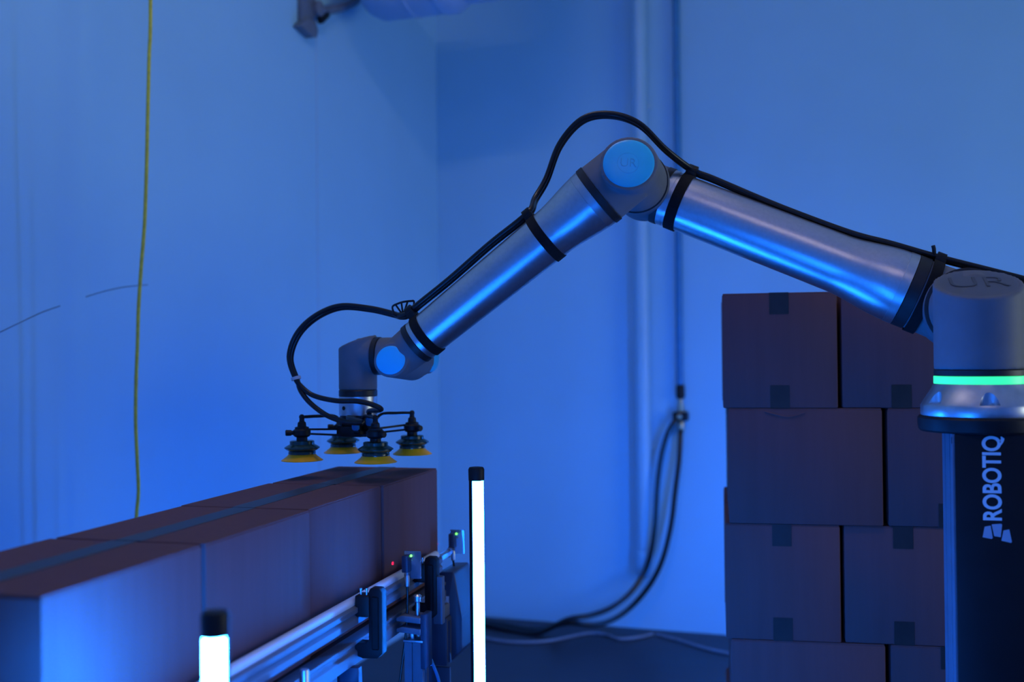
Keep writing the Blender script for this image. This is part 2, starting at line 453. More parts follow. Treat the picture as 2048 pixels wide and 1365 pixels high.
for k, (pp, lab) in enumerate((
        ([(.15, -.25), (.35, -.42), (.60, -.50), (.80, -.42), (.95, -.22), (1.05, -.20), (1.15, -.27), (1.25, -.20), (1.30, -.12)], 'thin grey cable looped on the floor below the black hoses'),
        ([(1.32, -.12), (1.45, -.20), (1.65, -.34), (1.90, -.42), (2.3, -.45)], 'thin grey cable on the floor running towards the box stack'))):
    bm = B(); tube(bm, [V(a, b_, .008) for a, b_ in pp], .008, 8, 8)
    o = tag(obj('floor_cable', bm, 'greycable'), lab, 'cable', 'grey cables on the floor'); o.location = WO; o.rotation_euler = (0, 0, -PW)

# ------------------------------------------------------------------ cardboard boxes
BL, BW, BH = .406, .305, .305

def carton(loc, rz, label, group, h=BH, end_tape=True):
    """origin at the centre of the underside, long side along local y"""
    t = thing('cardboard_box', label, 'box', loc, rz, group)
    l, w = BL - .006, BW - .004
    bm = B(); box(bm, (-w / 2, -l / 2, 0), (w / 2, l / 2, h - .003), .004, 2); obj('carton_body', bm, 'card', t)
    for s in (-1, 1):
        bm = B()
        x0, x1 = (.0015, w / 2 - .002) if s > 0 else (-w / 2 + .002, -.0015)
        box(bm, (x0, -l / 2 + .002, h - .0045), (x1, l / 2 - .002, h), .0012, 1); obj('flap', bm, 'card', t)
    tw = .0255; e = .0007; y = l / 2
    bm = B(); prism(bm, [(-y - e, h - .058), (-y, h - .058), (-y, h), (y, h), (y, h - .058), (y + e, h - .058), (y + e, h + e), (-y - e, h + e)], (-tw, 0, 0), Y, Z, X, 2 * tw); obj('packing_tape', bm, 'tape', t, smooth=0)
    bm = B(); prism(bm, [(-y - e, .062), (-y, .062), (-y, .0005), (y, .0005), (y, .062), (y + e, .062), (y + e, 0), (-y - e, 0)], (-tw, 0, 0), Y, Z, X, 2 * tw); obj('packing_tape', bm, 'tape', t, smooth=0)
    return t

PC = .2605
CO = V(-.2093, 2.9938, 0)
ca, cb = V(math.cos(PC), -math.sin(PC), 0), V(math.sin(PC), math.cos(PC), 0)
names = ['cardboard box at the far end of the conveyor, directly below the suction cups', 'second cardboard box on the conveyor counting back from the suction cups', 'third cardboard box on the conveyor counting back from the suction cups', 'nearest cardboard box on the conveyor, its side washed bright blue']
jit = [(0, 0), (-.004, .004), (.002, -.003), (-.002, .004)]
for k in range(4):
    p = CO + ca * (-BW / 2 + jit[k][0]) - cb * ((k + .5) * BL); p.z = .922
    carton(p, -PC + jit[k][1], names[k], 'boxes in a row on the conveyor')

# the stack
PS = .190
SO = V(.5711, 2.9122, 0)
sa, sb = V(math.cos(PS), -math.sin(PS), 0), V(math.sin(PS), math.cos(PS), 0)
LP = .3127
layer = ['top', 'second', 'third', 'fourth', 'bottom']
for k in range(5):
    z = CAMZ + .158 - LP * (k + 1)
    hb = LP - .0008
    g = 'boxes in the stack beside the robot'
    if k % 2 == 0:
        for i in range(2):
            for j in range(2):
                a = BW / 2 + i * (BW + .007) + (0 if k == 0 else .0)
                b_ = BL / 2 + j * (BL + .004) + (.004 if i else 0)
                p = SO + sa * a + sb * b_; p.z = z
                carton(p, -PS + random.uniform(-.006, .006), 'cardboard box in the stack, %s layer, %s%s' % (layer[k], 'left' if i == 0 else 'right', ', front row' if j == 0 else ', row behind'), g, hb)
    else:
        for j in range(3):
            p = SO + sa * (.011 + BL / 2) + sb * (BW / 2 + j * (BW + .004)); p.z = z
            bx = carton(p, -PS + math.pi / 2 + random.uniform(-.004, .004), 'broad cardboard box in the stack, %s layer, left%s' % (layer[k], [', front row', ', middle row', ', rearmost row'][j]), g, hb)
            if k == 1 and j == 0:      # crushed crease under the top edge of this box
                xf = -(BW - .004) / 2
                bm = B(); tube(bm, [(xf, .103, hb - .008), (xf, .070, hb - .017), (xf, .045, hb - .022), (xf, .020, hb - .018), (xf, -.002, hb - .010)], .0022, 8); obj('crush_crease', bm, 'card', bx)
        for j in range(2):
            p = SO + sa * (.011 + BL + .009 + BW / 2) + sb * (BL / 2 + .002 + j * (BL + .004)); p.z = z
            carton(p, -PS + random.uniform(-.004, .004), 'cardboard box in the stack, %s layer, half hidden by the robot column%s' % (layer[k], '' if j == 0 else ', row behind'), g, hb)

t = thing('pallet', 'wooden pallet on the floor under the box stack', 'pallet', SO, -PS)
zt = CAMZ + .158 - LP * 5
for i in range(7):
    bm = B(); y0 = .0 + i * .135; box(bm, (-.03, y0, zt - .02), (.90, y0 + .095, zt), .002); obj('deck_board', bm, 'wood', t)
for i in range(3):
    bm = B(); x0 = -.03 + i * .445; box(bm, (x0, 0, .02), (x0 + .04, .905, zt - .02), .002); obj('stringer', bm, 'wood', t)
for i in range(3):
    bm = B(); y0 = i * .405; box(bm, (-.03, y0, 0), (.90, y0 + .095, .02), .002); obj('bottom_board', bm, 'wood', t)

# ------------------------------------------------------------------ conveyor (local: x to the right across, y along away, z up)
cv = thing('conveyor', 'aluminium box conveyor with guide rail, black brackets and drive under the row of boxes', 'conveyor', CO, -PC)
y0c, y1c = -2.35, .06
bm = B(); box(bm, (-.318, y0c, .903), (.006, y1c, .9215), .002); obj('conveyor_bed', bm, 'blackpl', cv)
for x0, x1 in ((.008, .040), (-.352, -.320)):
    bm = B()
    prism(bm, [(x0, .875), (x1, .875), (x1, .900), (x1 - .006, .905), (x1 - .006, .912), (x1, .917), (x1, .924), (x0, .924)], (0, y0c, 0), X, Z, Y, y1c - y0c, .0015)
    obj('side_frame', bm, 'alu_rail', cv)
# maker's label on the near side frame
bm = B(); box(bm, (.040, -1.00, .879), (.0412, -.905, .897)); lab = obj('frame_label', bm, 'panel', cv)
bm = B()
for i in range(7): box(bm, (.0411, -.99 + i * .008, .884), (.0415, -.985 + i * .008, .889))
for i in range(4): box(bm, (.0411, -.928 + i * .006, .884), (.0415, -.924 + i * .006, .893))
o = obj('label_lettering', bm, 'letter', lab, smooth=0); o['kind'] = 'stuff'
# guide rail: white strip in an aluminium channel
for sx in (1,):
    bm = B(); rev(bm, [(y0c, .0115), (-.10, .0115)], (.024, 0, 1.003), Y, 20); obj('guide_strip', bm, 'uhmw', cv)
    bm = B(); prism(bm, [(.016, .958), (.040, .958), (.044, .962), (.044, .974), (.036, .980), (.044, .986), (.044, .996), (.034, 1.000), (.016, 1.000)], (0, y0c, 0), X, Z, Y, -.10 - y0c, .001); obj('rail_channel', bm, 'alu_rail', cv)
    bm = B(); box(bm, (-.350, y0c, .96), (-.322, -.10, 1.0), .003); obj('rear_rail', bm, 'alu_rail', cv)

def rail_bracket(y):
    bm = B()
    out = [(.010, .898), (.052, .884), (.086, .886), (.098, .897), (.098, 1.030), (.092, 1.038), (.070, 1.038), (.066, 1.030), (.066, .990), (.070, .980), (.070, .925), (.062, .915), (.010, .920)]
    prism(bm, out, (0, y - .014, 0), X, Z, Y, .028, .003)
    o = obj('rail_bracket', bm, 'blackmetal', cv)
    bm = B(); box(bm, (.074, y - .0152, .905), (.090, y - .0138, 1.020), .002, 1); obj('bracket_rib', bm, 'blackpl', o)
    bm = B(); box(bm, (.036, y - .02, .975), (.070, y + .02, 1.022), .004); obj('clamp_jaw', bm, 'blackpl', o)
    for dx in (.046, .060):
        bm = B(); rev(bm, [(1.02, .002), (1.032, .002), (1.032, .003), (1.036, .003)], (dx, y - .008, 0), Z, 10); obj('clamp_screw', bm, 'alu_dull', o)
for y in (-.655, -.295, -1.62, -2.2): rail_bracket(y)

# legs: slotted aluminium extrusions
def extrusion(x, y, sx, sy, z0, z1, name, mat='alu_rail'):
    bm = B()
    w, d, g, q = sx / 2, sy / 2, .004, .006
    nx = max(1, round(sx / .04)); ny = max(1, round(sy / .04))
    poly = []
    def side(p, q_, n, nin):
        p = Vector(p); q_ = Vector(q_); L = (q_ - p); e = L.normalized(); nin = Vector(nin)
        pts = [p]
        for i in range(n):
            c = p + L * ((i + .5) / n)
            pts += [c - e * g, c - e * g + nin * q, c + e * g + nin * q, c + e * g]
        return pts
    poly += side((-w, -d), (w, -d), nx, (0, 1)); poly += side((w, -d), (w, d), ny, (-1, 0))
    poly += side((w, d), (-w, d), nx, (0, -1)); poly += side((-w, d), (-w, -d), ny, (1, 0))
    prism(bm, [(p.x, p.y) for p in poly], (x, y, z0), X, Y, Z, z1 - z0)
    return obj(name, bm, mat, cv, smooth=20)
for yy in (-.80, -2.1):
    extrusion(-.008, yy, .08, .04, .02, .873, 'leg'); extrusion(-.310, yy, .08, .04, .02, .873, 'leg')
    bm = B(); bar(bm, (-.31, yy, .25), (-.01, yy, .25), .04, .04); obj('cross_bar', bm, 'alu_rail', cv)
# curved dark brace plate behind the front leg
bm = B()
arc = [(.035, .873), (.085, .873)] + [(.085 - .0 + .13 * (1 - math.cos(a)), .84 - .36 * math.sin(a)) for a in [i * math.pi / 2 / 8 for i in range(9)]] + [(.165, .46)] + [(.165 - .13 * (math.sin(a)), .46 + .30 * (1 - math.cos(a))) for a in [i * math.pi / 2 / 8 for i in range(1, 9)]]
prism(bm, arc, (-.03, -.70, 0), X, Z, Y, .02, .002); obj('brace_plate', bm, 'steelblue', cv)

# guide rod standing beside the near boxes
bm = B(); rev(bm, [(0, .009), (.955, .009), (.958, .0075)], (.075, -1.00, 0), Z, 20); rod = obj('guide_rod', bm, 'alu_dull', cv)
bm = B(); box(bm, (.03, -1.012, .86), (.09, -.988, .885), .003); obj('rod_clamp', bm, 'blackpl', rod)

# slotted post with clamp blocks beside the drive
pst = extrusion(.085, -.42, .045, .045, .0, .862, 'sensor_post')
bm = B(); box(bm, (.060, -.446, .862), (.110, -.394, .868), .002); obj('post_cap', bm, 'alu_dull', pst)
bm = B(); rev(bm, [(.868, .010), (.888, .010)], (.075, -.42, 0), Z, 14); obj('clamp_spacer', bm, 'alu_dull', pst)
for z in (.886, .912):
    bm = B(); prism(bm, [(.045, z), (.105, z - .004), (.105, z + .010), (.060, z + .014), (.045, z + .008)], (0, -.45, 0), X, Z, Y, .055, .002); obj('clamp_block', bm, 'alu_rail', pst)
bm = B(); rev(bm, [(.922, .006), (.955, .006), (.958, .011), (.97, .011), (.974, .006)], (.092, -.43, 0), Z, 12); obj('clamp_bolt', bm, 'alu_dull', pst)
bm = B(); box(bm, (.103, -.445, .80), (.118, -.40, .93), .003); obj('side_plate', bm, 'steelblue', pst)
bm = B(); box(bm, (.088, -.305, .872), (.112, -.285, .990), .002); obj('hanger_strip', bm, 'alu_rail', cv)

# drive: motor block, gearbox and dark end cover with sticker
bm = B(); box(bm, (-.03, -.10, .705), (.055, .10, .835), .006); mt = obj('drive_motor', bm, 'steelblue', cv)
bm = B(); box(bm, (-.02, -.11, .835), (.05, .06, .868), .004); obj('terminal_box', bm, 'alu_rail', mt)
for i in range(6):
    bm = B(); box(bm, (-.034, -.09 + i * .03, .715), (.059, -.080 + i * .03, .825)); obj('cooling_fin', bm, 'steelblue', mt, smooth=0)
cover = [(.014, .950), (.056, .952), (.060, .946), (.080, .830), (.080, .742), (.049, .708), (.014, .712)]
bm = B(); prism(bm, cover, (.004, -.062, 0), X, Z, Y, .14, .003); cvr = obj('drive_cover', bm, 'steelblue', cv)
bm = B(); box(bm, (.026, -.0635, .815), (.048, -.0615, .885)); st = obj('warning_sticker', bm, 'white', cvr, smooth=0)
bm = B(); rev(bm, [(0, .0085), (.001, .0085)], (.037, -.0635, .828), -Y, 20)
o = obj('sticker_ring', bm, 'blackpl', st)
bm = B(); rev(bm, [(0.0011, .0062), (.0016, .0062)], (.037, -.0635, .828), -Y, 20); obj('sticker_disc', bm, 'white', st)
bm = B(); tube(bm, [(.10, -.36, .80), (.125, -.37, .74), (.118, -.38, .66), (.10, -.39, .60)], .004, 8); obj('motor_cable', bm, 'bluehose', cv)

bm = B(); box(bm, (-.045, -.09, .30), (.058, -.08, .70), .002); obj('tube_screen', bm, 'steelblue', cv)  # added plate, hides the light tube standing behind the conveyor end
bm = B(); box(bm, (-.338, -1.55, .34), (-.332, .05, .874), .001); obj('skirt_panel', bm, 'bracket', cv)

# photo-eye sensors on clear brackets with a red spot on the boxes
def photo_eye(x, y, z, label, spot_at, cable):
    t = thing('photo_eye', label, 'sensor', CO, -PC, 'photo-eye sensors at the guide rail')
    bm = B(); box(bm, (x - .016, y - .004, z - .035), (x + .028, y, z + .032), .002); obj('sensor_bracket', bm, 'clear', t)
    bm = B(); box(bm, (x - .012, y - .030, z - .016), (x + .004, y - .004, z + .024), .002); s = obj('sensor_body', bm, 'steelblue', t)
    bm = B(); rev(bm, [(0, .0032), (.002, .003), (.003, 0)], (x + .006, y - .012, z + .022), -Y, 12); obj('status_led', bm, 'greenled', s)
    bm = B(); rev(bm, [(0, .0025), (.0012, .0025)], (x + .009, y - .0125, z + .012), -Y, 12); obj('adjust_screw', bm, 'brass', s)
    bm = B(); rev(bm, [(-.052, .0045), (-.050, .0065), (-.028, .0065), (-.024, .005), (-.016, .0075)], (x - .003, y - .016, z), Z, 14); obj('plug', bm, 'alu_dull', t)
    bm = B(); tube(bm, cable, .0032, 8, 8); obj('sensor_cable', bm, 'hose', t)
    l = bpy.data.lights.new('sensor_beam', 'SPOT'); l.energy = 8.0; l.color = (1, .01, .10); l.spot_size = math.radians(5.); l.spot_blend = .3; l.shadow_soft_size = .0008
    o = bpy.data.objects.new('sensor_beam', l); COL.objects.link(o); o.parent = t
    p = V(x - .018, y - .024, z + .004); o.location = p
    o.rotation_euler = (V(*spot_at) - p).to_track_quat('-Z', 'Y').to_euler()
    return t
photo_eye(.066, -.405, 1.040, 'small clear photo-eye sensor with green light on the guide rail, black cable below', (0, -.352, 1.028),
          [(.063, -.421, .990), (.063, -.421, .96), (.064, -.43, .90), (.060, -.44, .84), (.052, -.45, .76), (.048, -.46, .66), (.045, -.46, .4)])
t2 = photo_eye(.036, .04, 1.018, 'photo-eye sensor with green light beyond the last box at the conveyor end', (-.0005, -.006, 1.016),
          [(.033, .024, .966), (.036, .022, .95), (.038, .02, .94), (.04, .018, .93)])
bm = B(); bar(bm, (.024, .0, .985), (.034, .038, 1.012), .010, .02, .002); obj('swivel_arm', bm, 'clear', t2)
bm = B(); box(bm, (.018, -.08, .985), (.036, -.002, .998), .002); obj('swivel_mount', bm, 'alu_dull', t2)

# ------------------------------------------------------------------ robot column
RO = V(.986, 2.26, 0)
PR = .2605
RZ0 = 1.404
col = thing('robot_column', 'tall black robot column with aluminium side and ROBOTIQ lettering', 'column', RO, -PR)
bm = B(); box(bm, (-.060, -.100, .02), (.072, .063, 1.372), .003); obj('column_core', bm, 'panel', col)
bm = B(); box(bm, (-.064, -.104, .02), (.074, -.098, 1.372), .002); fp = obj('front_panel', bm, 'panel', col)
# aluminium side profile with two slots
bm = B(); prism(bm, [(-.068, -.100), (-.068, -.062), (-.062, -.062), (-.062, -.052), (-.068, -.052), (-.068, .010), (-.064, .010), (-.064, .020), (-.068, .020), (-.068, .062), (-.056, .062), (-.056, -.100)], (0, 0, .02), X, Y, Z, 1.352, .0008); obj('side_profile', bm, 'alu_rail', col, smooth=20)
bm = B(); rev(bm, [(1.372, .118), (1.376, .122), (1.390, .124), (1.400, .124), (1.404, .121)], (0, 0, 0), Z, 64); obj('top_plate', bm, 'blackmetal', col)
bm = B(); box(bm, (-.20, -.20, 0), (.20, .20, .02), .004); obj('floor_plate', bm, 'blackmetal', col)
bm = B(); rev(bm, [(1.352, .007), (1.364, .007), (1.372, .004)], (-.062, -.092, 0), Z, 12); obj('plate_bolt', bm, 'blackmetal', col)
# lettering reads upward
mx = basis(V(.0065, -.1045, 1.2835), Z * .815, -X, -Y)
word = text_mesh('lettering', 'ROBOTIQ', 'letter', .0478, .0004, None, mx, .0012, .98)
# one object per letter, laid out by the font
wb = bmesh.new(); wb.from_mesh(word.data); wb.verts.ensure_lookup_table()
seen = set(); isl = []
for v0 in wb.verts:
    if v0.index in seen: continue
    st_ = [v0]; cur = set()
    while st_:
        q = st_.pop()
        if q.index in cur: continue
        cur.add(q.index); st_ += [e.other_vert(q) for e in q.link_edges]
    seen |= cur; isl.append(cur)
for cur in isl:
    nb = wb.copy(); nb.verts.ensure_lookup_table()
    bmesh.ops.delete(nb, geom=[v for v in nb.verts if v.index not in cur], context='VERTS')
    obj('letter', nb, 'letter', fp, smooth=0)
wb.free(); bpy.data.objects.remove(word)
# emblem: three leaning blocks under the lettering
def em(pts):
    bm = B(); prism(bm, [(.0065 + (p[0] - 1984) * .00101, 1.2835 - (p[1] - 961.5) * .00101) for p in pts], (0, -.1040, 0), X, Z, -Y, .0008); obj('emblem_block', bm, 'logo', fp, smooth=0)
em([(1967.4, 1058), (1978.5, 1055.5), (1982, 1079.6), (1980, 1082), (1963.3, 1079)])
em([(1980.4, 1053), (1997.8, 1051.2), (1999.6, 1053), (1996.7, 1077.8), (1984.8, 1076)])
em([(2001.9, 1064.4), (2012.6, 1061.9), (2017, 1086), (2015.6, 1088.5), (1998, 1084.8)])

# ------------------------------------------------------------------ robot arm (local: x right, y away, z up from the mounting plane)
rb = thing('robot_arm', 'grey and aluminium six-axis robot arm bent over the conveyor, blue joint lids', 'robot arm', (RO.x, RO.y, RZ0), -PR)

# base with bolt pockets
def cutter():
    bm = B()
    for k in range(6):
        a = math.radians(k * 60 - 89)
        rev(bm, [(.0265, .0200), (.12, .0200)], (.1190 * math.cos(a), .1190 * math.sin(a), 0), Z, 32)
    me = bpy.data.meshes.new('cut'); bmesh.ops.recalc_face_normals(bm, faces=bm.faces); bm.to_mesh(me); bm.free()
    o = bpy.data.objects.new('cut', me); COL.objects.link(o); return o
bm = B(); rev(bm, [(0, .1165), (.002, .1175), (.022, .1175), (.026, .1155), (.032, .112), (.040, .107), (.050, .1005), (.060, .0945), (.068, .0905)], (0, 0, 0), Z, 96)
ba = obj('base', bm, 'alu_dull', rb)
cu = cutter(); cu.parent = rb
md = ba.modifiers.new('b', 'BOOLEAN'); md.object = cu; md.operation = 'DIFFERENCE'; md.solver = 'EXACT'
dg = bpy.context.evaluated_depsgraph_get()
me = bpy.data.meshes.new_from_object(ba.evaluated_get(dg)); ba.modifiers.clear(); ba.data = me
me.materials.clear(); me.materials.append(MAT['alu_dull']); me.shade_smooth(); me.set_sharp_from_angle(angle=math.radians(28))
bpy.data.objects.remove(cu)
bm = B(); rev(bm, [(.068, .089), (.069, .0905), (.0835, .0905), (.0845, .089)], (0, 0, 0), Z, 72); obj('light_ring', bm, 'greenring', rb)
bm = B(); rev(bm, [(.0845, .089), (.0855, .090), (.0965, .090), (.0975, .0885)], (0, 0, 0), Z, 72); obj('seal_ring', bm, 'seal', rb)

# shoulder: upright joint with a slanted top, outlet to the rear
ZC, SL = .280, .395
def slant_cyl(bm, r0, r1, o, n, h0, hc, slope, seg=64, shift=(0, 0, 0)):
    """cylinder from o along n, from h0 to a slanted end; slope is a vector in the end plane"""
    o = Vector(o); x, y, n = frame_of(n); slope = Vector(slope); sh = Vector(shift)
    A = []; C = []
    for i in range(seg):
        a = 2 * math.pi * i / seg
        e = x * math.cos(a) + y * math.sin(a)
        A.append(bm.verts.new(o + n * h0 + e * r0))
        C.append(bm.verts.new(o + sh + e * r1 + n * (hc + (e * r1 + sh).dot(slope))))
    bm.faces.new(A); bm.faces.new(C)
    for i in range(seg): bm.faces.new((A[i], A[(i + 1) % seg], C[(i + 1) % seg], C[i]))
def slant_lid(name, mat, r, o, n, hc, slope, parent, th=.004, dome=.003, shift=(0, 0, 0)):
    bm = B(); o = Vector(o); x, y, n = frame_of(n); slope = Vector(slope); sh = Vector(shift)
    rings = []
    for rr, dh in ((1.0, -th), (1.0, 0), (.97, .0012), (.9, .0016 + dome * .15), (.7, .0016 + dome * .45), (.4, .0016 + dome * .85), (0, .0016 + dome)):
        if rr == 0: rings.append([bm.verts.new(o + sh + n * (hc + sh.dot(slope) + dh))]); continue
        R_ = []
        for i in range(64):
            a = 2 * math.pi * i / 64
            e = (x * math.cos(a) + y * math.sin(a)) * (r * rr) + sh
            R_.append(bm.verts.new(o + e + n * (hc + e.dot(slope) + dh)))
        rings.append(R_)
    for A, C in zip(rings, rings[1:]):
        for i in range(64):
            j = (i + 1) % 64
            if len(C) == 1: bm.faces.new((A[i], A[j], C[0]))
            else: bm.faces.new((A[i], A[j], C[j], C[i]))
    bm.faces.new(rings[0])
    return obj(name, bm, mat, parent)

bm = B()
slant_cyl(bm, .0895, .0895, (0, 0, 0), Z, .098, ZC, Y * SL)
rev(bm, [(.045, .070), (.075, .080), (.145, .084)], (0, 0, .232), Y, 64)
blended('shoulder_housing', bm, 'grey', rb, .0035, 8)
sl = slant_lid('shoulder_lid', 'liddark', .0835, (0, 0, 0), Z, ZC - .0015, Y * SL, rb, dome=.001)
nrm = V(0, -SL, 1).normalized(); ey = V(0, 1, SL).normalized()
text_mesh('lid_emblem', 'UR', 'emboss', .095, .0003, sl, basis(V(0, 0, ZC + .0022), X, ey, nrm), -.0015, 1.0)

Sx = V(0, .27, .232); Ex = V(-.7454, .27, .5587)
dU = (Ex - Sx).normalized(); LU = (Ex - Sx).length
bm = B()
rev(bm, [(-.125, .088), (-.115, .091), (.075, .091), (.085, .086)], Sx, Y, 64)
rev(bm, [(0, .088), (.104, .085)], Sx, dU, 64)
blended('upper_arm_joint', bm, 'grey', rb, .0035, 6)
bm = B(); rev(bm, [(-.1265, .088), (-.1255, .0915), (-.1225, .0915), (-.1215, .088)], Sx, Y, 64); obj('seal_ring', bm, 'seal', rb)
bm = B(); rev(bm, [(.102, .086), (.103, .0885), (.129, .0885), (.130, .0870)], Sx, dU, 64); obj('seal_ring', bm, 'seal', rb)
bm = B(); rev(bm, [(.130, .086), (.131, .0880), (.1515, .0880), (.152, .0873)], Sx, dU, 64); obj('tube_collar', bm, 'alu_dull', rb)
def sstep(a, b_, x):
    t = max(0., min(1., (x - a) / (b_ - a))); return t * t * (3 - 2 * t)
prof = [(.152, .087)] + [(.154 + i * .012, .087 - .0155 * sstep(.15, .30, .15 + i * .012)) for i in range(14)] + [(.4, .0708), (.55, .0704), (LU - .062, .070)]
bm = B(); rev(bm, prof, Sx, dU, 96); obj('upper_arm_tube', bm, 'alu', rb)
bm = B(); rev(bm, [(LU - .080, .0715), (LU - .0655, .0715), (LU - .064, .069)], Sx, dU, 64); obj('tube_collar', bm, 'alu_dull', rb)
bm = B(); rev(bm, [(LU - .0655, .070), (LU - .0645, .0735), (LU - .0485, .0735), (LU - .0475, .071)], Sx, dU, 64); obj('seal_ring', bm, 'seal', rb)

# elbow, rear half (on the upper arm) and front half (on the forearm)
bm = B()
rev(bm, [(-.098, .0765), (.06, .0785), (.078, .070)], Ex, Y, 64)
rev(bm, [(-.05, .0715), (0, .071), (.02, .06)], Ex, -dU, 64) if False else rev(bm, [(0, .0725), (.050, .0720)], Ex, -dU, 64)
blended('elbow_rear_housing', bm, 'grey', rb, .0032, 6)
bm = B(); rev(bm, [(-.1005, .0745), (-.0995, .0772), (-.0975, .0772), (-.0965, .0745)], Ex, Y, 64); obj('seal_ring', bm, 'seal', rb)
Fo = V(Ex.x, .02, Ex.z)
W1 = V(-1.326, .02, .124)
dF = (W1 - Fo).normalized(); LF = (W1 - Fo).length
bm = B()
ES = -dF * .010 + X * .007
slant_cyl(bm, .0745, .063, (Fo.x, .17, Fo.z), -Y, 0, .232, dF * SL, shift=ES)
rev(bm, [(0, .073), (.078, .0745)], Fo, dF, 64)
blended('elbow_front_housing', bm, 'grey', rb, .0032, 8)
el = slant_lid('elbow_lid', 'lid', .0555, (Fo.x, .17, Fo.z), -Y, .2325, dF * SL, rb, th=.012, dome=.006, shift=ES)
# embossed monogram and ring on the lid
en = (-Y - dF * SL).normalized(); ex_ = V(1, 0, 0); ex_ = (ex_ - en * ex_.dot(en)).normalized(); ey_ = en.cross(ex_)
ec = V(Fo.x, .17, Fo.z) + ES - Y * (.2325 + ES.dot(dF) * SL + .0076)
if ey_.z < 0: ey_ = -ey_; ex_ = -ex_
text_mesh('lid_emblem', 'UR', 'embossblue', .030, .0003, el, basis(ec, ey_.cross(en), ey_, en), -.0006, .95)
bm = B(); rr = .024
tube(bm, [ec + ex_ * (rr * math.cos(a)) + ey_ * (rr * math.sin(a)) - en * .0012 for a in [i * 2 * math.pi / 40 for i in range(41)]], .0005, 6, 1, smooth=False); obj('lid_ring', bm, 'embossblue', el)

bm = B(); rev(bm, [(.0755, .0745), (.0765, .0768), (.0915, .0765), (.0925, .0745)], Fo, dF, 64); obj('seal_ring', bm, 'seal', rb)
bm = B(); rev(bm, [(.0925, .0735), (.0935, .0745), (.1115, .0738), (.112, .073)], Fo, dF, 64); obj('tube_collar', bm, 'alu_dull', rb)
prof = [(.112, .0733)] + [(.114 + i * .010, .0733 - .0130 * sstep(.10, .225, .114 + i * .010)) for i in range(12)] + [(.35, .0575), (.5, .0545), (.628, .0520)]
bm = B(); rev(bm, prof, Fo, dF, 96); obj('forearm_tube', bm, 'alu', rb)
bm = B(); rev(bm, [(.628, .0515), (.629, .0525), (.640, .0525), (.641, .051)], Fo, dF, 64); obj('tube_collar', bm, 'alu_dull', rb)
bm = B(); rev(bm, [(.641, .051), (.642, .0532), (.656, .0532), (.657, .051)], Fo, dF, 64); obj('seal_ring', bm, 'seal', rb)

# wrist
bm = B()
WS = V(.013, 0, .004)
slant_cyl(bm, .050, .041, (W1.x, .15, W1.z), -Y, 0, .187, dF * .25, shift=WS)
rev(bm, [(-.074, .051), (0, .047)], W1, dF, 56)
blended('wrist_front_housing', bm, 'grey', rb, .0028, 7)
slant_lid('wrist_lid', 'lid', .0345, (W1.x, .15, W1.z), -Y, .1872, dF * .25, rb, th=.010, dome=.003, shift=WS)
WZ = .138
bm = B()
rev(bm, [(0, .0485), (.115, .050), (.140, .046)], (-1.432, .20, WZ), X, 56)
rev(bm, [(.12, .048), (.185, .049)], (W1.x, 0, W1.z + .006), Y, 56)
blended('wrist_rear_housing', bm, 'grey', rb, .0028, 7)
bm = B(); rev(bm, [(.136, .044), (.143, .043), (.150, .036), (.154, .02), (.155, 0)], (-1.432, .20, WZ), X, 48); obj('wrist_lid', bm, 'lid', rb)
bm = B(); rev(bm, [(-.015, .0485), (-.014, .0502), (-.001, .0502), (0, .0485)], (-1.432, .20, WZ), X, 56); obj('seal_ring', bm, 'seal', rb)
TX = -1.4975
bm = B()
slant_cyl(bm, .0505, .0505, (TX, .20, 0), Z, .049, .176, X * .36)
rev(bm, [(0, .0475), (TX * 0 + .052, .0485)], (TX, .20, WZ), X, 56)
blended('wrist_tool_housing', bm, 'grey', rb, .0028, 7)
bm = B(); rev(bm, [(.0325, .0490), (.0335, .0508), (.0475, .0508), (.0495, .049)], (TX, .20, 0), Z, 56); obj('seal_ring', bm, 'seal', rb)
bm = B(); rev(bm, [(-.018, .0495), (-.017, .0505), (.0315, .0505), (.0325, .0495)], (TX, .20, 0), Z, 72); fs = obj('force_sensor', bm, 'alu_dull', rb)
bm = B(); rev(bm, [(-.0005, .0055), (.0008, .0055)], (TX - .0505 * .42 - .0, .20 - .0505 * .907, .002), V(-.42, -.907, 0), 20); obj('sensor_port', bm, 'blackpl', fs)
bm = B(); rev(bm, [(-.033, .044), (-.0325, .046), (-.019, .0485), (-.018, .0475)], (TX, .20, 0), Z, 56); obj('tool_flange', bm, 'seal', rb)

# ------------------------------------------------------------------ vacuum gripper
GC = RO + V(math.cos(PR), -math.sin(PR), 0) * TX + V(math.sin(PR), math.cos(PR), 0) * .20
GZ = 1.274
gr = thing('vacuum_gripper', 'black four-cup vacuum gripper with yellow suction lips hanging under the robot wrist', 'gripper', (GC.x, GC.y, GZ), -.33)
ht = RZ0 - .033 - GZ
bm = B(); rev(bm, [(ht - .012, .040), (ht - .010, .046), (ht - .002, .046), (ht, .044)], (0, 0, 0), Z, 48); obj('mounting_plate', bm, 'blackpl', gr)
bm = B(); prism(bm, [(-.050, -.030), (-.030, -.030), (-.030, -.046), (.030, -.046), (.030, -.030), (.050, -.030), (.050, .030), (.030, .030), (.030, .046), (-.030, .046), (-.030, .030), (-.050, .030)], (0, 0, ht - .040), X, Y, Z, .028, .003); obj('manifold', bm, 'blackpl', gr)
bm = B(); box(bm, (-.035, -.033, ht - .037), (-.008, -.029, ht - .020), .001, 1); obj('manifold_cover', bm, 'bluehose', gr)
CUP = [(-.105, -.112), (.105, -.112), (.105, .112), (-.105, .112)]
